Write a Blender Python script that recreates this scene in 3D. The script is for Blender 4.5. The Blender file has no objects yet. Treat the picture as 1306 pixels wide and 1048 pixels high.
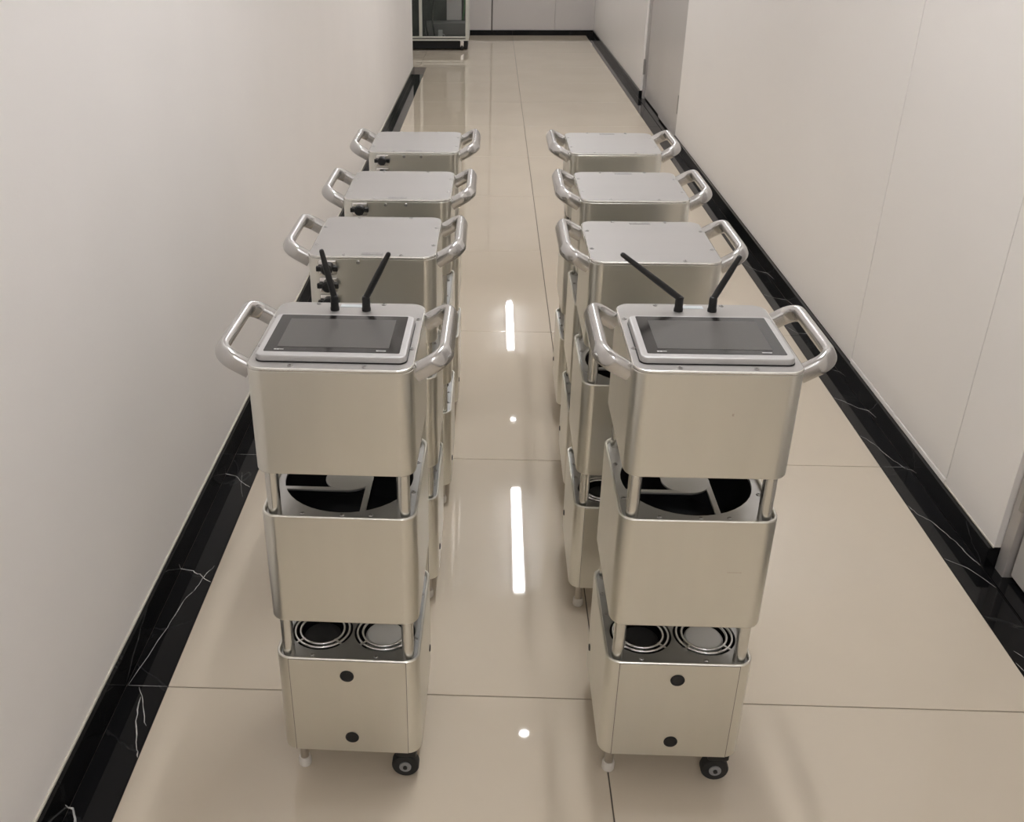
import bpy, bmesh, math, random
from mathutils import Vector, Matrix
random.seed(7)
S = bpy.context.scene
C = S.collection
PI = math.pi

# ------------------------------------------------------------------ camera
F_PX, PITCH, ROLL, YAW, CAM_H = 1242.73, 0.4804, -0.0047, -0.0478, 1.2013
cp, sp, cy, sy = math.cos(PITCH), math.sin(PITCH), math.cos(YAW), math.sin(YAW)
fw = Vector((sy*cp, cy*cp, -sp)); rt = Vector((cy, -sy, 0)); up = rt.cross(fw)
rt2 = rt*math.cos(ROLL) + up*math.sin(ROLL); up2 = up*math.cos(ROLL) - rt*math.sin(ROLL)
camd = bpy.data.cameras.new('camera'); cam = bpy.data.objects.new('camera', camd); C.objects.link(cam)
camd.sensor_fit = 'HORIZONTAL'; camd.sensor_width = 36.0
camd.lens = F_PX*36.0/1306.0
camd.shift_x = 85.4/1306.0
camd.clip_start = 0.02
m3 = Matrix((rt2, up2, -fw)).transposed()
cam.matrix_world = Matrix.Translation((0, 0, CAM_H)) @ m3.to_4x4()
S.camera = cam

# ------------------------------------------------------------------ world, exposure
w = bpy.data.worlds.new('world'); S.world = w; w.use_nodes = True
w.node_tree.nodes['Background'].inputs[0].default_value = (0.5, 0.48, 0.45, 1)
w.node_tree.nodes['Background'].inputs[1].default_value = 0.05
vs = S.view_settings
vs.view_transform = 'Standard'; vs.look = 'None'; vs.gamma = 1.0; vs.use_curve_mapping = False
vs.exposure = 1.0
LAMP = 42.0
LAMP_COL = (0.97, 0.975, 1.0, 1)

# ------------------------------------------------------------------ materials
def mat(name, col, rough=0.5, metal=0.0, spec=0.5, var=0.0, vscale=6.0, stretch=(1, 1, 1), bump=0.0, bscale=200.0, rvar=0.0, emit=None):
    m = bpy.data.materials.new(name); m.use_nodes = True
    nt = m.node_tree; b = nt.nodes['Principled BSDF']
    b.inputs['Base Color'].default_value = (*col, 1); b.inputs['Roughness'].default_value = rough
    b.inputs['Metallic'].default_value = metal; b.inputs['Specular IOR Level'].default_value = spec
    if emit:
        b.inputs['Emission Color'].default_value = emit[0]; b.inputs['Emission Strength'].default_value = emit[1]
    if var or bump or rvar:
        tc = nt.nodes.new('ShaderNodeTexCoord'); mp = nt.nodes.new('ShaderNodeMapping')
        mp.inputs['Scale'].default_value = stretch
        nt.links.new(tc.outputs['Object'], mp.inputs[0])
        nz = nt.nodes.new('ShaderNodeTexNoise'); nz.inputs['Scale'].default_value = vscale; nz.inputs['Detail'].default_value = 5
        nt.links.new(mp.outputs[0], nz.inputs['Vector'])
        if var:
            rp = nt.nodes.new('ShaderNodeValToRGB')
            rp.color_ramp.elements[0].position = 0.3; rp.color_ramp.elements[1].position = 0.7
            rp.color_ramp.elements[0].color = (*[c*(1-var) for c in col], 1)
            rp.color_ramp.elements[1].color = (*[min(1, c*(1+var)) for c in col], 1)
            nt.links.new(nz.outputs['Fac'], rp.inputs[0]); nt.links.new(rp.outputs[0], b.inputs['Base Color'])
        if rvar:
            mr = nt.nodes.new('ShaderNodeMapRange'); mr.inputs[3].default_value = rough-rvar; mr.inputs[4].default_value = rough+rvar
            nt.links.new(nz.outputs['Fac'], mr.inputs[0]); nt.links.new(mr.outputs[0], b.inputs['Roughness'])
        if bump:
            n2 = nt.nodes.new('ShaderNodeTexNoise'); n2.inputs['Scale'].default_value = bscale; n2.inputs['Detail'].default_value = 3
            nt.links.new(mp.outputs[0], n2.inputs['Vector'])
            bp = nt.nodes.new('ShaderNodeBump'); bp.inputs['Strength'].default_value = bump; bp.inputs['Distance'].default_value = 0.001
            nt.links.new(n2.outputs['Fac'], bp.inputs['Height']); nt.links.new(bp.outputs[0], b.inputs['Normal'])
    return m

def marble(name):
    m = mat(name, (0.006, 0.006, 0.0065), rough=0.06, spec=0.2)
    nt = m.node_tree; b = nt.nodes['Principled BSDF']
    tc = nt.nodes.new('ShaderNodeTexCoord')
    geo = nt.nodes.new('ShaderNodeNewGeometry')
    nz = nt.nodes.new('ShaderNodeTexNoise'); nz.inputs['Scale'].default_value = 2.2; nz.inputs['Detail'].default_value = 6; nz.inputs['Distortion'].default_value = 1.2
    nt.links.new(geo.outputs['Position'], nz.inputs['Vector'])
    # thin faint veins where the noise crosses one half
    s = nt.nodes.new('ShaderNodeMath'); s.operation = 'SUBTRACT'; s.inputs[1].default_value = 0.5; nt.links.new(nz.outputs['Fac'], s.inputs[0])
    a = nt.nodes.new('ShaderNodeMath'); a.operation = 'ABSOLUTE'; nt.links.new(s.outputs[0], a.inputs[0])
    rp = nt.nodes.new('ShaderNodeValToRGB')
    rp.color_ramp.elements[0].position = 0.0; rp.color_ramp.elements[0].color = (0.022, 0.022, 0.022, 1)
    rp.color_ramp.elements[1].position = 0.005; rp.color_ramp.elements[1].color = (0.006, 0.006, 0.0065, 1)
    nt.links.new(a.outputs[0], rp.inputs[0]); nt.links.new(rp.outputs[0], b.inputs['Base Color'])
    return m

M = dict(
    wall=mat('wall_paint', (0.875, 0.845, 0.82), 0.55, var=0.012, vscale=3, bump=0.12, bscale=260),
    panel=mat('wall_panel_paint', (0.90, 0.87, 0.835), 0.35, var=0.01, vscale=2),
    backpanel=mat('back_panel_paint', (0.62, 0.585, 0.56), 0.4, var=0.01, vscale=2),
    ceiling=mat('ceiling_paint', (0.84, 0.82, 0.80), 0.8, var=0.01),
    tile=mat('polished_tile', (0.605, 0.527, 0.418), 0.025, var=0.03, vscale=2.5, rvar=0.008),
    grout=mat('grout', (0.13, 0.11, 0.09), 0.8, var=0.05),
    marble=marble('black_marble'),
    vein_joint=mat('white_vein_joint', (0.45, 0.44, 0.42), 0.25, var=0.35, vscale=60),
    caulk=mat('caulk', (0.60, 0.56, 0.48), 0.7, var=0.05),
    seam=mat('seam_shadow', (0.25, 0.22, 0.20), 0.8, var=0.05),
    alu=mat('anodised_aluminium', (0.735, 0.72, 0.66), 0.30, metal=0.97, var=0.015, vscale=30, stretch=(1, 1, 0.12), bump=0.03, bscale=900),
    lid=mat('lid_aluminium', (0.40, 0.384, 0.368), 0.50, metal=0.6, var=0.012, vscale=24, stretch=(0.1, 1, 1), bump=0.03, bscale=900),
    tube=mat('handle_aluminium', (0.55, 0.54, 0.53), 0.2, metal=0.95, var=0.02, vscale=40),
    post=mat('post_aluminium', (0.70, 0.69, 0.65), 0.26, metal=0.95, var=0.02, vscale=20),
    plate=mat('plate_aluminium', (0.55, 0.55, 0.54), 0.35, metal=0.9, var=0.02, vscale=30),
    fanplate=mat('fan_plate_steel', (0.42, 0.42, 0.41), 0.35, metal=0.85, var=0.03, vscale=30),
    screw=mat('screw_steel', (0.42, 0.41, 0.40), 0.3, metal=1.0, var=0.1, vscale=300),
    chrome=mat('chrome', (0.78, 0.77, 0.76), 0.14, metal=1.0, var=0.02),
    ring=mat('guard_wire', (0.80, 0.80, 0.79), 0.22, metal=1.0, var=0.02),
    black=mat('black_plastic', (0.006, 0.006, 0.0065), 0.35, var=0.1),
    rubber=mat('black_rubber', (0.014, 0.014, 0.014), 0.6, var=0.15),
    dark=mat('dark_interior', (0.010, 0.010, 0.011), 0.55, var=0.1),
    wheelhub=mat('grey_wheel_hub', (0.28, 0.28, 0.28), 0.4, var=0.05),
    foot=mat('white_rubber_foot', (0.72, 0.68, 0.62), 0.5, var=0.03),
    stem=mat('steel_stem', (0.50, 0.46, 0.41), 0.35, metal=0.9, var=0.05),
    bezel=mat('silver_bezel', (0.53, 0.522, 0.515), 0.38, metal=0.4, var=0.01),
    glass=mat('black_glass', (0.016, 0.014, 0.013), 0.16, var=0.03, spec=0.3),
    display=mat('grey_display', (0.080, 0.076, 0.070), 0.34, var=0.02, spec=0.4),
    print=mat('white_print', (0.62, 0.62, 0.61), 0.5, var=0.05),
    lamp_white=mat('lamp_cup', (0.70, 0.69, 0.66), 0.35, var=0.02),
    label=mat('pale_label', (0.55, 0.60, 0.62), 0.35, var=0.03, metal=0.3),
    dlabel=mat('grey_label', (0.30, 0.29, 0.28), 0.4, var=0.25, vscale=300, metal=0.4),
    door=mat('door_paint', (0.54, 0.515, 0.49), 0.30, var=0.015, vscale=2),
    frame=mat('door_frame_steel', (0.50, 0.475, 0.455), 0.32, metal=0.35, var=0.02),
    hinge=mat('hinge_steel', (0.42, 0.41, 0.40), 0.3, metal=0.9, var=0.05),
    emit=mat('light_diffuser', (0.9, 0.9, 0.9), 0.5, emit=(LAMP_COL, LAMP), var=0.0),
    lampbody=mat('lamp_body', (0.80, 0.79, 0.77), 0.4, var=0.01),
    cab=mat('cabinet_frame', (0.67, 0.67, 0.61), 0.4, metal=0.3, var=0.02),
    cabback=mat('cabinet_back', (0.045, 0.045, 0.042), 0.6, var=0.1),
    grey=mat('grey_case', (0.24, 0.23, 0.22), 0.5, var=0.08),
    green=mat('green_cable', (0.05, 0.20, 0.05), 0.5, var=0.05),
    scuff=mat('scuff', (0.62, 0.57, 0.51), 0.5, metal=0.9, var=0.2, vscale=900),
)
gp = bpy.data.materials.new('clear_glass'); gp.use_nodes = True
_b = gp.node_tree.nodes['Principled BSDF']
_b.inputs['Base Color'].default_value = (0.10, 0.12, 0.11, 1); _b.inputs['Roughness'].default_value = 0.03
_b.inputs['Alpha'].default_value = 0.25; _b.inputs['Specular IOR Level'].default_value = 0.6
M['pane'] = gp

# ------------------------------------------------------------------ mesh helpers
def obj(name, bm, m, parent=None, smooth=35, loc=None):
    me = bpy.data.meshes.new(name)
    bmesh.ops.recalc_face_normals(bm, faces=bm.faces[:])
    bm.to_mesh(me); bm.free()
    me.materials.append(M[m])
    if smooth:
        me.shade_smooth(); me.set_sharp_from_angle(angle=math.radians(smooth))
    o = bpy.data.objects.new(name, me); C.objects.link(o)
    if smooth:
        wn = o.modifiers.new('weighted_normals', 'WEIGHTED_NORMAL'); wn.keep_sharp = True; wn.weight = 80
    if parent is not None: o.parent = parent
    if loc: o.location = loc
    return o
def inst(name, me, parent, loc, rz=0):
    o = bpy.data.objects.new(name, me); C.objects.link(o); o.parent = parent; o.location = loc; o.rotation_euler.z = rz
    return o
def empty(name, loc=(0, 0, 0), rz=0):
    o = bpy.data.objects.new(name, None); C.objects.link(o); o.location = loc; o.rotation_euler.z = rz
    o.empty_display_size = 0.05
    return o
def tag(o, label=None, cat=None, group=None, kind=None):
    for k, v in (('label', label), ('category', cat), ('group', group), ('kind', kind)):
        if v: o[k] = v
    return o
def children(o): return [c for c in C.objects if c.parent == o]
def copy_tree(o, parent=None):
    c = o.copy(); C.objects.link(c); c.parent = parent
    for ch in children(o): copy_tree(ch, c)
    return c
def box(x0, x1, y0, y1, z0, z1, bev=0.0, bm=None):
    own = bm is None
    bm = bm or bmesh.new()
    vs_ = [bm.verts.new((x, y, z)) for x in (x0, x1) for y in (y0, y1) for z in (z0, z1)]
    q = [(0, 1, 3, 2), (4, 6, 7, 5), (0, 4, 5, 1), (2, 3, 7, 6), (0, 2, 6, 4), (1, 5, 7, 3)]
    fs = [bm.faces.new([vs_[i] for i in f]) for f in q]
    if bev:
        es = list({e for f in fs for e in f.edges})
        bmesh.ops.bevel(bm, geom=es, offset=bev, segments=2, affect='EDGES', profile=0.5)
    return bm
def rr(wd, dp, r, inset=0.0, n=8):
    wd, dp, r = wd/2-inset, dp/2-inset, max(r-inset, 0.0005)
    out = []
    for cx_, cy_, a0 in ((wd-r, dp-r, 0), (-(wd-r), dp-r, PI/2), (-(wd-r), -(dp-r), PI), (wd-r, -(dp-r), 1.5*PI)):
        for i in range(n+1):
            a = a0+PI/2*i/n
            out.append((cx_+r*math.cos(a), cy_+r*math.sin(a)))
    return out
def stack(rings, cap0=True, cap1=True, bm=None):
    """rings: lists of (x,y,z) of equal length"""
    bm = bm or bmesh.new()
    R = [[bm.verts.new(p) for p in r] for r in rings]
    n = len(R[0])
    for a, b in zip(R, R[1:]):
        for i in range(n):
            bm.faces.new((a[i], a[(i+1) % n], b[(i+1) % n], b[i]))
    if cap0: bm.faces.new(list(reversed(R[0])))
    if cap1: bm.faces.new(R[-1])
    return bm
def rrstack(wd, dp, r, prof, cap0=True, cap1=True, c=(0, 0), bm=None):
    return stack([[(x+c[0], y+c[1], z) for x, y in rr(wd, dp, r, ins)] for ins, z in prof], cap0, cap1, bm)
def lathe(prof, n=20, cap0=True, cap1=True, axis='z', c=(0, 0, 0), bm=None):
    rings = []
    for r, h in prof:
        ring = []
        for i in range(n):
            a = 2*PI*i/n
            u, v = r*math.cos(a), r*math.sin(a)
            p = (u, v, h) if axis == 'z' else ((u, h, v) if axis == 'y' else (h, u, v))
            ring.append((p[0]+c[0], p[1]+c[1], p[2]+c[2]))
        rings.append(ring)
    return stack(rings, cap0, cap1, bm)
def rod(a, b, r0, r1, n=10, bm=None, cap=True):
    a, b = Vector(a), Vector(b); d = (b-a).normalized()
    u = d.cross(Vector((0, 0, 1)) if abs(d.z) < 0.9 else Vector((1, 0, 0))).normalized(); v = d.cross(u)
    return stack([[tuple(p+(u*math.cos(2*PI*i/n)+v*math.sin(2*PI*i/n))*r) for i in range(n)] for p, r in ((a, r0), (b, r1))], cap, cap, bm)
def sweep(path, ru, rv, nvec, n=14, expo=2.4, bm=None):
    """oval tube along path; nvec: fixed binormal (height ru), rv sideways"""
    path = [Vector(p) for p in path]; nv = Vector(nvec).normalized(); rings = []
    for i, p in enumerate(path):
        t = (path[min(i+1, len(path)-1)]-path[max(i-1, 0)]).normalized()
        s = t.cross(nv).normalized(); ring = []
        for k in range(n):
            a = 2*PI*k/n; ca, sa = math.cos(a), math.sin(a)
            x = math.copysign(abs(ca)**(2/expo), ca)*ru; y = math.copysign(abs(sa)**(2/expo), sa)*rv
            ring.append(tuple(p+nv*x+s*y))
        rings.append(ring)
    return stack(rings, True, True, bm)
def tube(path, r, n=8):
    path = [Vector(p) for p in path]; rings = []
    for i, p in enumerate(path):
        t = (path[min(i+1, len(path)-1)]-path[max(i-1, 0)]).normalized()
        u = t.cross(Vector((0.3, 1, 0.1))).normalized(); v = t.cross(u)
        rings.append([tuple(p+(u*math.cos(2*PI*k/n)+v*math.sin(2*PI*k/n))*r) for k in range(n)])
    return stack(rings)
def fillet(pts, r, n=7):
    pts = [Vector(p) for p in pts]; out = [pts[0]]
    for a, b, c in zip(pts, pts[1:], pts[2:]):
        d0 = (a-b).normalized(); d1 = (c-b).normalized()
        ang = d0.angle(d1); t = r/math.tan(ang/2)
        p0, p1 = b+d0*t, b+d1*t
        ctr = b+(d0+d1).normalized()*(r/math.sin(ang/2))
        v0, v1 = p0-ctr, p1-ctr; tot = v0.angle(v1)
        for i in range(n+1):
            f = i/n
            out.append(ctr+(v0*math.sin((1-f)*tot)+v1*math.sin(f*tot))/math.sin(tot))
    out.append(pts[-1])
    return out

# ------------------------------------------------------------------ the corridor
XL, XR = -0.625, 1.022            # wall faces
SL, SR = -0.615, 1.012            # skirting faces
BL, BR = -0.543, 0.9456           # inner edges of the black floor border
XG, Y0, T = 0.1992, 1.253, 0.8    # grout cross, tile length
YN, YF = -8.0, 10.63              # corridor ends
YE = 8.05                         # the left wall ends here
XA = -2.3                         # far side of the recess on the left
HC = 2.6
G = 0.0011                        # half joint

floor = tag(obj('floor', box(XA-0.1, XR+0.1, YN-0.1, YF+0.1, -0.06, -0.0025), 'grout', smooth=0), kind='structure')
cache = {}
def slab(name, x0, x1, y0, y1, m, parent, top=0.0, th=0.012):
    key = (name, round(x1-x0, 3), round(y1-y0, 3), m)
    if key not in cache:
        a, b = (x1-x0)/2, (y1-y0)/2
        bm = rrstack(2*a, 2*b, 0.002, [(0, -th), (0, -0.0006), (0.0006, 0)], c=(0, 0))
        o = obj(name, bm, m, parent, smooth=30); cache[key] = o.data
        o.location = ((x0+x1)/2, (y0+y1)/2, top)
        return o
    return inst(name, cache[key], parent, ((x0+x1)/2, (y0+y1)/2, top))
k = -12
while Y0+T*k < YF-0.02:
    ya, yb = max(Y0+T*k, YN), min(Y0+T*(k+1), YF-0.012)
    if yb-ya > 0.03:
        slab('floor_tile', XG+G, BR-G/2, ya+G, yb-G, 'tile', floor)
        if ya < YE and yb > YE: pass
        slab('floor_tile', BL+G/2 if ya < YE-0.1 else XG-T+G, XG-G, ya+G, yb-G, 'tile', floor)
        if ya >= YE-0.1:
            slab('floor_tile', XG-2*T+G, XG-T-G, ya+G, yb-G, 'tile', floor)
            slab('floor_tile', XA, XG-2*T-G, ya+G, yb-G, 'tile', floor)
        slab('border_tile', BR+G/2, SR, ya+G/2, yb-G/2, 'marble', floor)
        if ya < YE-0.1:
            slab('border_tile', SL, BL-G/2, ya+G/2, min(yb, YE)-G/2, 'marble', floor)
    k += 1

wl = tag(obj('wall_left', box(XL-0.12, XL, YN, YE, 0, HC, 0.002), 'wall', smooth=30), kind='structure')
wr = tag(obj('wall_right', box(XR+0.05, XR+0.15, YN, YF+0.1, 0, HC), 'seam', smooth=0), kind='structure')
D1, D2 = (5.57, 7.03), (0.70, 1.655)      # the two doorways on the right
def wallpanel(y0, y1, z0=0.05, z1=HC, ga=0.0008, gb=0.0008):
    obj('wall_panel', box(XR, XR+0.055, y0+ga, y1-gb, z0, z1, 0.0012), 'panel', wr, smooth=30)
for a, b in ((YN, -1.6), (-1.6, D2[0]), (D2[1], 1.896), (D1[1], 9.0), (9.0, YF)):
    wallpanel(a, b)
wallpanel(1.896, 2.545, z0=0.0635, gb=0.0016); wallpanel(2.545, D1[0], ga=0.0016)
wallpanel(*D1, z0=2.1); wallpanel(*D2, z0=2.1)
obj('panel_trim', box(XR-0.002, XR+0.03, 1.898, 2.543, 0.0495, 0.0615, 0.0008), 'panel', wr)

wb = tag(obj('wall_back', box(XA-0.1, XR+0.1, YF+0.03, YF+0.12, 0, HC), 'seam', smooth=0), kind='structure')
for a, b, gp_ in ((XA, -0.020, 0), (-0.006, 0.623, 0), (0.625, XR, 0)):
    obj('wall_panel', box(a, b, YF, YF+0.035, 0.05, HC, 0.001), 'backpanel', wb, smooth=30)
tag(obj('wall_recess', box(XA-0.1, XA, YE, YF, 0, HC), 'wall', smooth=0), kind='structure')
tag(obj('wall_recess_front', box(XA-0.1, XL-0.121, YE-0.12, YE, 0, HC), 'wall', smooth=0), kind='structure')
tag(obj('wall_front', box(XL-0.12, XR+0.15, YN-0.1, YN, 0, HC), 'wall', smooth=0), kind='structure')
tag(obj('ceiling', box(XA-0.1, XR+0.15, YN-0.1, YF+0.12, HC, HC+0.08), 'ceiling', smooth=0), kind='structure')

def skirting(name, runs):
    root = tag(empty(name), kind='structure')
    for x0, x1, y0, y1, h in runs:
        obj('skirting_piece', box(x0, x1, y0, y1, 0.0, h, 0.001), 'marble', root, smooth=30)
    return root
def ypieces(a, b):
    ys = [a]+[Y0+T*k for k in range(-12, 14) if a+0.02 < Y0+T*k < b-0.02]+[b]
    return list(zip(ys, ys[1:]))
skl = skirting('baseboard_left', [(XL, SL, a+0.0004, b-0.0004, 0.058) for a, b in ypieces(YN, YE+0.01)])
skr = skirting('baseboard_right', [(SR, XR+0.049, a+0.0004, b-0.0004, 0.049) for A_ in ((YN, D2[0]), (D2[1], D1[0]), (D1[1], YF-0.012)) for a, b in ypieces(*A_)])
skb = skirting('baseboard_back', [(a, b-0.0008, YF-0.012, YF+0.03, 0.05) for a, b in ((XA, -1.4), (-1.4, -0.6), (-0.6, 0.2), (0.2, SR))])
tag(obj('trim_1', box(XL, XL+0.004, YN, YE, 0.0582, 0.063, 0.001), 'caulk'), kind='structure')
tag(obj('trim_2', box(XR-0.002, XR+0.001, D2[1], 1.90, 0.0492, 0.0525, 0.0005), 'caulk'), kind='structure')

VEINS_JOINTS = [
 ([(-0.613, 1.253, 0), (-0.5435, 1.253, 0)], .0016), ([(-0.613, 2.053, 0), (-0.5435, 2.053, 0)], .0016), ([(0.947, 2.053, 0), (1.010, 2.053, 0)], .0014),  # pale joints between border tiles, drawn with the same ribbons as the veins
 ([(-0.6145, 1.9548, 0.0218), (-0.5901, 1.9508, 0), (-0.5605, 1.9157, 0), (-0.5448, 1.9021, 0)], .0016),
 ([(-0.579, 1.9677, 0), (-0.5698, 1.9154, 0), (-0.5531, 1.8616, 0)], .0006),
 ([(-0.6145, 1.5767, 0.0193), (-0.5965, 1.5823, 0), (-0.5731, 1.5712, 0), (-0.5444, 1.5459, 0)], .0028),
 ([(-0.551, 1.5993, 0), (-0.5614, 1.5687, 0), (-0.5652, 1.5422, 0), (-0.5717, 1.5133, 0), (-0.5794, 1.4961, 0), (-0.5842, 1.4577, 0), (-0.5896, 1.4061, 0), (-0.6126, 1.2545, 0)], .0016),
 ([(-0.5921, 1.2493, 0), (-0.5707, 1.2042, 0), (-0.5511, 1.1612, 0)], .0016),
 ([(-0.5821, 1.2264, 0), (-0.5722, 1.1711, 0), (-0.5501, 1.1094, 0), (-0.544, 1.0947, 0)], .0026),
 ([(-0.6145, 0.9863, 0.0156), (-0.6092, 0.9936, 0), (-0.5963, 0.9698, 0), (-0.583, 0.935, 0)], .0045),
 ([(0.947, 2.422, 0), (0.9682, 2.3973, 0), (0.9924, 2.3611, 0), (1.0115, 2.2855, 0.0119)], .0022),
 ([(0.947, 2.206, 0), (0.9673, 2.1648, 0), (0.9825, 2.0987, 0), (1.0009, 2.0462, 0), (1.0115, 2.0099, 0.0097)], .0018),
 ([(0.947, 1.8827, 0), (0.954, 1.8513, 0), (0.9732, 1.8255, 0), (0.9851, 1.783, 0), (0.9966, 1.742, 0), (1.0014, 1.6982, 0), (1.0105, 1.6633, 0)], .0024),
 ([(0.947, 1.684, 0), (0.982, 1.6521, 0), (1.010, 1.59, 0)], .0022),
 ([(0.997, 2.6017, 0), (1.0115, 2.5325, 0.0117)], .0012),
 ([(0.947, 3.215, 0), (0.9762, 3.1808, 0), (1.0115, 3.067, 0.0143)], .0022),
 ([(0.947, 3.545, 0), (0.9842, 3.4564, 0), (1.0115, 3.33, 0.0134)], .0022),
 ([(0.9584, 1.405, 0), (0.9686, 1.3877, 0)], .0015),
 ([(0.9475, 1.3737, 0), (0.9521, 1.3525, 0)], .0015),
 ([(0.950, 2.9257, 0), (0.9718, 2.8716, 0), (1.0115, 2.8188, 0.014)], .0014),
]
for pts, wd in VEINS_JOINTS:
    par = skl if pts[0][0] < 0 else skr
    P = [Vector(p) for p in pts]
    Q = []
    for a, b in zip(P, P[1:]):
        for i in range(4):
            q = a.lerp(b, i/4)
            j = Vector((random.uniform(-1, 1)*.0012, random.uniform(-1, 1)*.003, 0)) if i and len(P) > 2 else Vector()
            Q.append(q+j if abs(q.z) < 1e-6 else q)
    Q.append(P[-1])
    bm = bmesh.new(); pairs = []
    for i, q in enumerate(Q):
        t = (Q[min(i+1, len(Q)-1)]-Q[max(i-1, 0)]); t.z = 0; t.normalize()
        hw = wd*0.4*random.uniform(0.5, 1.15)*(0.45 if i in (0, len(Q)-1) else 1)
        onwall = q.z > 0.001
        s = Vector((0, 0.5, 0.8)).normalized() if onwall else Vector((-t.y, t.x, 0))
        base = q.copy()
        if onwall: base.x = SL+0.0003 if q.x < 0 else SR-0.0003
        else:
            base.z = 0.0003
            base.x = max(SL+0.0006, base.x) if base.x < 0 else min(SR-0.0006, base.x)
        pairs.append((bm.verts.new(base+s*hw), bm.verts.new(base-s*hw)))
    for a, b in zip(pairs, pairs[1:]):
        bm.faces.new((a[0], a[1], b[1], b[0]))
    obj('marble_vein_joint', bm, 'vein_joint', par, smooth=0)

# doors on the right
def door(name, y0, y1, leaves, hz):
    root = tag(empty(name), kind='structure')
    fx = XR+0.012
    for a, b in ((y0, y0+0.035), (y1-0.035, y1)):
        obj('door_frame', box(fx, XR+0.05, a+0.001, b-0.001, 0.0, 2.1, 0.002), 'frame', root)
    obj('door_frame', box(fx, XR+0.05, y0+0.035, y1-0.035, 2.065, 2.1, 0.002), 'frame', root)
    obj('threshold', box(SR, XR+0.05, y0, y1, 0.0, 0.003), 'marble', root)
    for a, b, rec in leaves:
        lf = obj('door_leaf', box(XR+rec, XR+0.049, a, b, 0.012, 2.063, 0.002), 'door', root)
    for hy, hx in hz:
        for z in (0.21, 1.05, 1.85):
            obj('hinge', lathe([(0.0075, z-0.05), (0.0085, z-0.048), (0.0085, z+0.048), (0.0075, z+0.05)], 10, c=(hx, hy, 0)), 'hinge', root)
d1 = door('door_1', *D1, [(5.607, 6.30, 0.016), (6.304, 6.993, 0.028)], [(5.60, XR+0.008), (7.00, XR+0.010)])
d2 = door('door_2', *D2, [(0.737, 1.616, 0.024)], [(1.622, XR+0.012)])

# ------------------------------------------------------------------ ceiling lamps (some seen mirrored in the floor, the rearmost added)
lamp_names = {-5.6: 0}
def strip(y, label):
    r = tag(empty('ceiling_strip_light', (0.2225, y, HC)), label, 'light', 'strip lights along the corridor ceiling')
    obj('lamp_housing', box(-0.04, 0.04, -0.62, 0.62, -0.022, 0.0, 0.003), 'lampbody', r)
    obj('diffuser', rrstack(0.058, 1.18, 0.006, [(0, -0.022), (0, -0.034), (0.005, -0.040)], cap0=False), 'emit', r)
def spot(y, label):
    r = tag(empty('ceiling_spot_light', (0.2225, y, HC)), label, 'light', 'round spot lights along the corridor ceiling')
    obj('lamp_rim', lathe([(0.030, 0.0), (0.030, -0.006), (0.024, -0.008), (0.022, -0.003)], 24, cap0=False, cap1=False), 'lampbody', r)
    obj('lamp_lens', lathe([(0.022, -0.003), (0.018, -0.006), (0.006, -0.008)], 24, cap0=False), 'emit', r)
for y, l in ((9.14, 'farthest long white ceiling tube light mirrored as the upper floor streak'), (5.44, 'long white ceiling tube light mirrored as the lower longer floor streak'),
             (1.74, 'long white ceiling tube light above the front carts'), (-1.96, 'long white ceiling tube light just behind the viewer'),
             (-5.66, 'added unseen ceiling tube light far behind the viewer, brightening walls and cart fronts')):  # rearmost strip is added out of view to brighten walls and cart fronts
    strip(y, l)
for y, l in ((7.15, 'small round ceiling light mirrored as a dot between the two streaks'), (3.70, 'small round ceiling light mirrored as the dot nearest the viewer')):
    spot(y, l)

# ------------------------------------------------------------------ the carts
W, D, R = 0.208, 0.224, 0.021
ZB, ZM, ZT = (0.061, 0.242), (0.308, 0.485), (0.549, 0.6955)
def holes_plate(wd, dp, r, z, th, holes, n=40):
    """plate top with round holes and their walls; centred on origin"""
    bm = bmesh.new(); edges = []
    def loop(pts):
        v = [bm.verts.new((x, y, z)) for x, y in pts]
        e = [bm.edges.new((v[i], v[(i+1) % len(v)])) for i in range(len(v))]
        return v, e
    v, e = loop(rr(wd, dp, r, 0, 5)); edges += e
    hv = []
    for hx, hy, hr in holes:
        v, e = loop([(hx+hr*math.cos(2*PI*i/n), hy+hr*math.sin(2*PI*i/n)) for i in range(n)])
        hv.append(v); edges += e
    bmesh.ops.triangle_fill(bm, use_beauty=True, edges=edges)
    for v in hv:
        lo = [bm.verts.new((p.co.x, p.co.y, z-th)) for p in v]
        for i in range(len(v)):
            j = (i+1) % len(v); bm.faces.new((v[i], lo[i], lo[j], v[j]))
    return bm
screw_mesh = None
def screw(parent, x, y, z, face='z'):
    global screw_mesh
    if screw_mesh is None:
        bm = lathe([(0.0034, -0.001), (0.0034, 0.0006), (0.0026, 0.0015), (0.0015, 0.0015), (0.0013, 0.0005)], 10)
        o = obj('screw', bm, 'screw', parent); screw_mesh = o.data
    else:
        o = bpy.data.objects.new('screw', screw_mesh); C.objects.link(o); o.parent = parent
    o.location = (x, y, z)
    if face == 'back': o.rotation_euler = (-PI/2, 0, 0)
    return o

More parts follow.
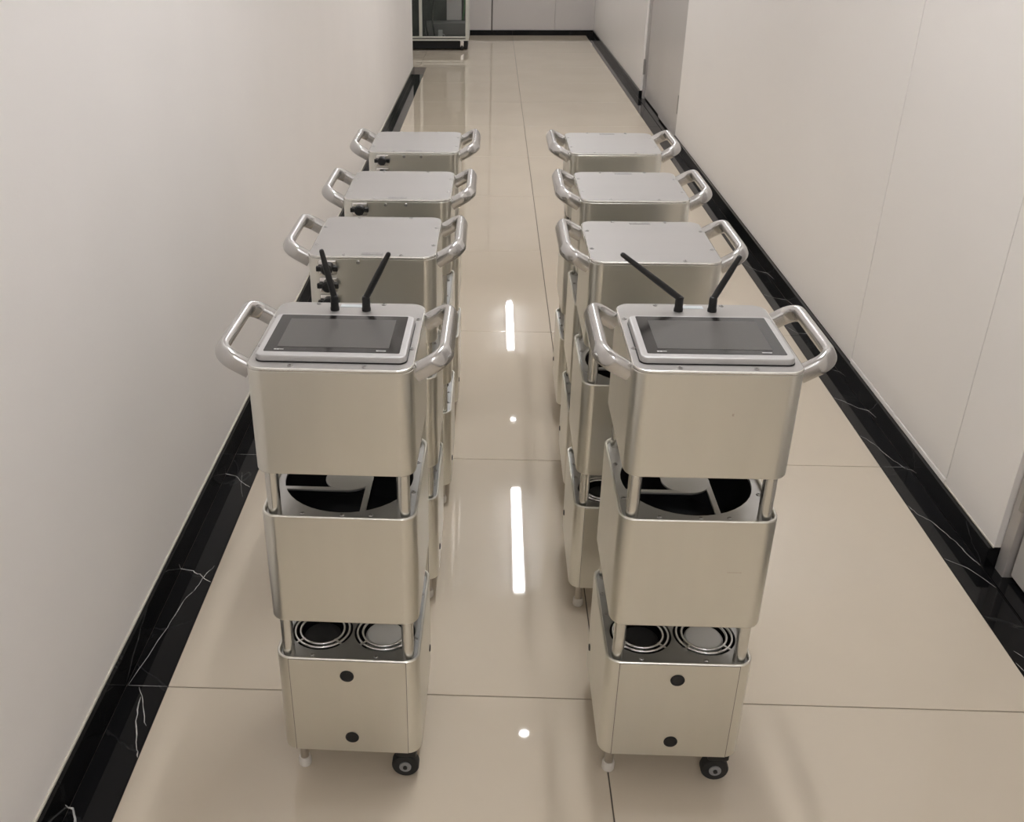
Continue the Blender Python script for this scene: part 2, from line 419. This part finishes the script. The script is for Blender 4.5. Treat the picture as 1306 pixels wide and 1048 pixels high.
def make_cart(screen, name='equipment_cart'):
    """local origin: centre of the footprint on the floor; front is -y"""
    root = empty(name)
    t = 0.0042
    # upper housing with lid
    up_ = obj('upper_housing', rrstack(W, D, R, [(0.004, ZT[0]), (0.0012, ZT[0]+0.0008), (0, ZT[0]+0.003), (0, ZT[1]-0.0006), (0.0006, ZT[1])], True, True), 'alu', root)
    lid = obj('lid', rrstack(W, D, R, [(0.0030, 0.6958), (0.0021, 0.6965), (0.0019, 0.7001)]), 'lid', up_)
    obj('lid_edge', rrstack(W, D, R, [(0.0004, 0.6957), (0, 0.6965), (0, 0.6984), (0.0007, 0.6996), (0.0020, 0.7001)], False, False), 'post', up_)
    Z = 0.7001
    for x in (-0.048, 0.044):
        for y in (-0.1035, 0.1045): screw(up_, x, y, Z)
    for x in (-0.097, 0.097):
        for y in (-0.046, 0.052): screw(up_, x, y, Z)
    # label near the rear edge of the lid
    obj('lid_label', box(-0.019 if not screen else -0.016, 0.017, 0.093, 0.1035, Z-0.0005, Z+0.0006, 0.0003), 'label' if screen else 'dlabel', up_)
    # rear connectors
    for z in (0.682, 0.653, 0.624):
        cn = obj('rear_connector', box(0.0555, 0.0855, 0.1112, 0.1165, z-0.0125, z+0.0125, 0.003), 'chrome', root)
        obj('connector_cap', lathe([(0.0095, 0.1165), (0.0095, 0.127), (0.007, 0.129)], 16, axis='y', c=(0.0705, 0, z)), 'black', cn)
        for sx in (-1, 1):
            obj('connector_lug', box(0.0705+sx*0.0135-0.004, 0.0705+sx*0.0135+0.004, 0.1166, 0.124, z-0.004, z+0.004, 0.001), 'black', cn)
    for x in (0.021, -0.018):
        screw(up_, x, 0.112, 0.690, 'back')
    # handles
    for s in (-1, 1):
        pts = [(s*0.1035, -0.0815, 0.6835), (s*0.1415, -0.0815, 0.7055), (s*0.1415, 0.0815, 0.7055), (s*0.1035, 0.0815, 0.6835)]
        obj('handle', sweep(fillet(pts, 0.021), 0.0122, 0.0078, (-s*0.022, 0, 0.038), n=20, expo=2.5), 'tube', root, smooth=50)
    # middle housing
    def shell(nm, z0, z1):
        return obj(nm, rrstack(W, D, R, [(t+0.004, z0+0.004), (0.004, z0), (0.0012, z0+0.0008), (0, z0+0.003), (0, z1-0.0015), (0.0012, z1), (t-0.0012, z1), (t, z1-0.0012), (t, z1-0.10), (t+0.001, z1-0.101)]), 'alu', root)
    mid = shell('middle_housing', *ZM)
    zp = ZM[1]-0.0058
    obj('vent_plate', holes_plate(W-2*t, D-2*t, R-t, zp, 0.004, [(0, 0, 0.0905)]), 'plate', mid, smooth=30)
    obj('duct_liner', lathe([(0.0915, zp-0.003), (0.0915, zp-0.085), (0.02, zp-0.0855)], 40, cap0=False), 'dark', mid)
    # hub with four pinwheel spokes
    obj('hub', lathe([(0.033, zp-0.0042), (0.0338, zp-0.0036), (0.0338, zp-0.0012), (0.0330, zp-0.0006)], 32), 'plate', mid)
    for q in range(4):
        a = q*PI/2
        bm = box(-0.0885, 0.004, -0.0335, -0.0255, zp-0.0042, zp-0.0008, 0.0008)
        bmesh.ops.rotate(bm, verts=bm.verts[:], cent=(0, 0, 0), matrix=Matrix.Rotation(a, 3, 'Z'))
        obj('spoke', bm, 'plate', mid)
    for x, y in ((0.004, -0.097), (-0.050, -0.0955), (0.042, -0.0955), (-0.092, -0.052), (0.0935, -0.035), (-0.0935, 0.04), (0.0935, 0.045)):
        screw(mid, x, y, zp)
    # lower housing with a separate front panel
    low = shell('lower_housing', *ZB)
    for yy in (-1, 1):
        y0 = yy*(D/2)
        fp = obj('front_panel' if yy < 0 else 'rear_panel', box(-0.0845, 0.0845, min(y0, y0+yy*0.0007), max(y0, y0+yy*0.0007), ZB[0]+0.002, ZB[1]-0.0028, 0.0004), 'alu', low)
        g0, g1 = sorted((y0-yy*0.001, y0+yy*0.0003))
        obj('panel_gap', box(-0.0854, 0.0854, g0, g1, ZB[0]+0.0018, ZB[1]-0.0022), 'seam', low, smooth=0)
        if yy < 0:
            for hx, hz_ in ((-0.001, 0.212), (0.001, 0.092)):
                obj('cable_hole', lathe([(0.0102, y0-0.0008), (0.0102, y0-0.0016), (0.0090, y0-0.0020), (0.0085, y0-0.0012)], 22, axis='y', c=(hx, 0, hz_)), 'dark', low)
    for sx in (-1, 1):
        obj('side_plug', lathe([(0.006, sx*(W/2-0.001)), (0.006, sx*(W/2+0.001)), (0.0045, sx*(W/2+0.002))], 14, axis='x', c=(0, 0.07, 0.11)), 'black', low)
    zl = ZB[1]-0.0058
    obj('fan_plate', holes_plate(W-2*t, D-2*t, R-t, zl, 0.003, [(-0.0468, -0.041, 0.0455), (0.0468, -0.041, 0.0455)]), 'fanplate', low, smooth=30)
    for s in (-1, 1):
        cx_ = s*0.0468
        def ring(nm, rc, hw=0.0019):
            pr = [(rc+hw*math.cos(q), zl-0.0005+0.0026*math.sin(q)) for q in [PI*i/6 for i in range(7)]]
            obj(nm, lathe(pr, 44, cap0=False, cap1=False, c=(cx_, -0.041, 0)), 'ring', low, smooth=60)
        ring('fan_guard', 0.0405); ring('guard_ring', 0.0328)
        for q in range(4):
            a = PI/4+q*PI/2
            bm = box(0.0310, 0.0462, -0.0019, 0.0019, zl-0.002, zl+0.0018, 0.0008)
            bmesh.ops.rotate(bm, verts=bm.verts[:], cent=(0, 0, 0), matrix=Matrix.Rotation(a, 3, 'Z'))
            bmesh.ops.translate(bm, verts=bm.verts[:], vec=(cx_, -0.041, 0))
            obj('guard_rib', bm, 'ring', low)
        obj('fan_well', lathe([(0.0458, zl-0.0025), (0.0458, zl-0.045), (0.01, zl-0.0455)], 32, cap0=False, c=(cx_, -0.041, 0)), 'dark', low)
        if s > 0:
            obj('fan_cap', lathe([(0.0285, zl-0.030), (0.0285, zl-0.006), (0.026, zl-0.003), (0.018, zl-0.0018)], 32, c=(cx_, -0.041, 0)), 'lamp_white', low)
        else:
            obj('fan_cap', lathe([(0.0285, zl-0.040), (0.0285, zl-0.012), (0.026, zl-0.009), (0.018, zl-0.008)], 32, c=(cx_, -0.041, 0)), 'dark', low)
    for x, y in ((-0.052, -0.097), (0.040, -0.097), (-0.085, -0.088), (0.085, -0.088), (-0.0935, 0.0), (0.0935, 0.0), (0.0945, -0.055), (0.0945, 0.05), (-0.0945, 0.05)):
        screw(low, x, y, zl)
    # posts between the housings
    for z0, z1 in ((zp, ZT[0]+0.002), (zl, ZM[0]+0.004)):
        for sx in (-1, 1):
            for s2 in (-1, 1):
                obj('post', lathe([(0.0088, z0-0.001), (0.0088, z1)], 20, c=(sx*0.0865, s2*0.0945, 0)), 'post', root)
    # feet on the left, casters on the right
    for s2 in (-1, 1):
        ft = obj('foot', lathe([(0.0085, 0.0), (0.0098, 0.002), (0.0098, 0.013), (0.0085, 0.0165), (0.005, 0.0168)], 18, c=(-0.082, s2*0.082, 0)), 'foot', root)
        obj('stem', lathe([(0.0068, 0.0165), (0.0068, 0.063)], 16, c=(-0.082, s2*0.082, 0)), 'stem', ft)
        yc = s2*0.091
        cs = obj('caster', lathe([(0.0135, yc-0.0085), (0.0195, yc-0.0085), (0.021, yc-0.006), (0.021, yc+0.006), (0.0195, yc+0.0085), (0.0135, yc+0.0085)], 28, cap0=True, cap1=True, axis='y', c=(0.078, 0, 0.021)), 'rubber', root)
        obj('wheel_hub', lathe([(0.0092, yc-0.0105), (0.0092, yc+0.0105)], 20, axis='y', c=(0.078, 0, 0.021)), 'wheelhub', cs)
        obj('axle', lathe([(0.0034, yc-0.0125), (0.0034, yc+0.0125)], 12, axis='y', c=(0.078, 0, 0.021)), 'black', cs)
        obj('fork', box(0.064, 0.096, yc-0.011, yc+0.011, 0.0425, 0.0605, 0.003), 'black', cs)
    if screen:
        sc = obj('touchscreen', rrstack(0.188, 0.137, 0.010, [(0.0015, Z+0.0004), (0, Z+0.0015), (0, Z+0.0065), (0.001, Z+0.0085), (0.0035, Z+0.0098)], c=(0, -0.0245)), 'bezel', root)
        obj('gasket', rrstack(0.190, 0.139, 0.011, [(0, Z-0.0002), (0, Z+0.0008)], c=(0, -0.0245)), 'black', sc)
        zg = Z+0.0098
        obj('glass_panel', rrstack(0.170, 0.120, 0.002, [(0, zg-0.0005), (0, zg+0.0004)], c=(0, -0.0225)), 'glass', sc)
        obj('display', rrstack(0.1405, 0.0925, 0.0005, [(0, zg), (0, zg+0.0007)], c=(0, -0.0225)), 'display', sc)
        zq = zg+0.0005
        for x0, x1, dy in ((-0.0725, -0.0695, 0.0014), (-0.0690, -0.0660, 0.0014), (-0.0655, -0.0605, 0.0007), (0.0555, 0.0585, 0.0012), (0.0587, 0.0640, 0.0009), (0.0642, 0.0675, 0.0011)):
            obj('logo_print', box(x0, x1, -0.0768-dy, -0.0768+dy, zg+0.0003, zq+0.0001), 'print', sc, smooth=0)
    return root

def antenna(parent, x, y, tip):
    Z = 0.7001
    b = obj('antenna', lathe([(0.0064, Z), (0.0064, Z+0.004), (0.0058, Z+0.005), (0.0056, Z+0.018), (0.0046, Z+0.021), (0.002, Z+0.0225)], 16, c=(x, y, 0)), 'black', parent)
    o = Vector((x, y, Z+0.0185)); tp = Vector(tip); d = (tp-o).normalized()
    bm = rod(o-d*0.004, o+d*0.012, 0.0046, 0.0044, 12)
    rod(o+d*0.010, o+d*0.045, 0.0046, 0.0044, 12, bm)
    rod(o+d*0.044, tp-d*0.002, 0.0043, 0.0034, 12, bm)
    rod(tp-d*0.0022, tp, 0.0034, 0.0020, 12, bm)
    obj('antenna_rod', bm, 'black', b)

def place(root, x, yf, rz, label):
    root.location = (x, yf+D/2, 0); root.rotation_euler.z = rz
    tag(root, label, 'cart', 'silver equipment carts lined up in two rows')
plain = make_cart(False)
scr = make_cart(True)
GL = 'silver three-tier equipment cart '
scrR = copy_tree(scr)
place(scr, -0.192, 1.064, math.radians(-0.8), GL+'with touchscreen, front of the left row beside white wall')
place(scrR, 0.2815, 1.075, 0, GL+'with touchscreen, front of the right row')
antenna(scr, -0.022, 0.083, (-0.037, 0.087, 0.786)); antenna(scr, 0.022, 0.083, (0.056, 0.087, 0.783))
antenna(scrR, -0.019, 0.085, (-0.103, 0.09, 0.780)); antenna(scrR, 0.027, 0.085, (0.057, 0.09, 0.779))
obj('scuff_mark', box(0.0205, 0.0228, -D/2-0.0003, -D/2+0.001, 0.640, 0.6438), 'scuff', scrR, smooth=0)
obj('scuff_mark', box(0.044, 0.064, -D/2-0.0003, -D/2+0.001, 0.4032, 0.4042), 'scuff', scrR, smooth=0)
order = [(-0.189, 1.490, PI, 'with plain lid and rear connectors, second in the left row'),
         (-0.1785, 1.828, PI, 'with plain lid and rear connectors, third in the left row'),
         (-0.1765, 2.228, PI, 'with plain lid and rear connectors, farthest in the left row'),
         (0.2645, 1.476, 0, 'with plain lid, second in the right row behind the touchscreen cart'),
         (0.277, 1.833, 0, 'with plain lid, third in the right row'),
         (0.283, 2.226, 0, 'with plain lid, farthest in the right row')]
for i, (x, yf, rz, l) in enumerate(order):
    o = plain if i == 0 else copy_tree(plain)
    place(o, x, yf, rz, GL+l)

# ------------------------------------------------------------------ glass cabinet in the recess
cb = tag(empty('glass_cabinet', (-0.6, 9.45, 0)), 'tall glass cabinet with pale metal frame and casters at corridor end', 'cabinet')
cx0, cx1, cd, ch = -0.372, 0.378, 0.5, 1.9
for x in (cx0, cx1-0.028):
    for y in (0, cd-0.028):
        obj('frame_post', box(x, x+0.028, y, y+0.028, 0.085, ch, 0.002), 'cab', cb)
obj('frame_post', box(-0.072, -0.044, 0, 0.026, 0.112, ch, 0.002), 'cab', cb)
for z in (0.085, 0.108, ch):
    obj('frame_rail', box(cx0+0.028, cx1-0.028, 0, 0.024, z, z+0.014, 0.002), 'cab', cb)
    for x in (cx0, cx1-0.024):
        obj('frame_rail', box(x, x+0.024, 0.028, cd-0.028, z, z+0.014, 0.002), 'cab', cb)
obj('bottom_board', box(cx0+0.03, cx1-0.03, 0.025, cd-0.03, 0.09, 0.108), 'dark', cb)
obj('under_shade', box(cx0+0.01, cx1-0.01, 0.075, cd-0.08, 0.008, 0.084, 0.002), 'dark', cb)  # dark block stands in for the shade under the cabinet
obj('back_board', box(cx0+0.03, cx1-0.03, cd-0.026, cd-0.012, 0.11, ch), 'cabback', cb)
obj('top_board', box(cx0, cx1, 0, cd, ch+0.015, ch+0.03, 0.002), 'cab', cb)
for a, b in ((cx0+0.029, -0.073), (-0.043, cx1-0.029)):
    obj('glass_pane', box(a, b, 0.010, 0.014, 0.123, ch-0.001), 'pane', cb, smooth=0)
obj('glass_pane', box(cx1-0.016, cx1-0.012, 0.029, cd-0.029, 0.123, ch-0.001), 'pane', cb, smooth=0)
obj('shelf', box(cx0+0.03, cx1-0.03, 0.05, cd-0.03, 0.93, 0.942), 'cab', cb)
for x in (cx0+0.06, cx1-0.06):
    for y in (0.035, cd-0.04):
        cs = obj('caster', lathe([(0.020, x-0.010), (0.0225, x-0.007), (0.0225, x+0.007), (0.020, x+0.010)], 20, axis='x', c=(0, y, 0.0225)), 'rubber', cb)
        obj('fork', box(x-0.016, x+0.016, y-0.012, y+0.016, 0.030, 0.0845, 0.003), 'chrome', cs)
def world_cab(x, y, z): return (-0.6+x, 9.45+y, z)
eq = tag(obj('grey_case', box(*[v for v in (-0.63, -0.26)], 9.66, 9.88, 0.109, 0.215, 0.006), 'grey'), 'dark grey equipment case lying in the bottom of the glass cabinet', 'case')
pn = tag(obj('pale_board', box(-0.44, -0.30, 9.895, 9.915, 0.216, 0.62, 0.003), 'wall'), 'pale board standing upright behind cables inside glass cabinet', 'board')
adp = obj('white_adapter', box(-0.505, -0.465, 9.56, 9.60, 0.109, 0.165, 0.006), 'lampbody')
obj('adapter_tail', tube([(-0.470, 9.58, 0.13), (-0.452, 9.575, 0.125), (-0.44, 9.57, 0.113)], 0.004), 'lampbody', adp)
tag(adp, 'small white adapter standing on the floor of the glass cabinet', 'adapter')
for i, (pts, m, l) in enumerate((
    ([(-0.60, 9.70, 0.9), (-0.62, 9.66, 0.62), (-0.585, 9.62, 0.42), (-0.62, 9.60, 0.24), (-0.60, 9.58, 0.115)], 'rubber', 'leftmost black cable hanging inside the glass cabinet'),
    ([(-0.47, 9.70, 0.9), (-0.50, 9.66, 0.6), (-0.545, 9.62, 0.40), (-0.56, 9.60, 0.26), (-0.54, 9.58, 0.115)], 'rubber', 'black cable slanting down behind the cabinet glass, middle of three'),
    ([(-0.27, 9.66, 0.9), (-0.285, 9.62, 0.6), (-0.262, 9.60, 0.40), (-0.28, 9.58, 0.25)], 'green', 'green cable hanging by the right post inside the glass cabinet'))):
    P = [Vector(p) for p in pts]; Q = []
    for j in range(len(P)-1):
        p0, p1, p2, p3 = P[max(j-1, 0)], P[j], P[j+1], P[min(j+2, len(P)-1)]
        for s in range(6):
            u = s/6
            Q.append(0.5*((2*p1)+(p2-p0)*u+(2*p0-5*p1+4*p2-p3)*u*u+(3*p1-p0-3*p2+p3)*u**3))
    Q.append(P[-1])
    tag(obj('hanging_cable', tube(Q, 0.008), m), l, 'cable', 'cables in the glass cabinet')
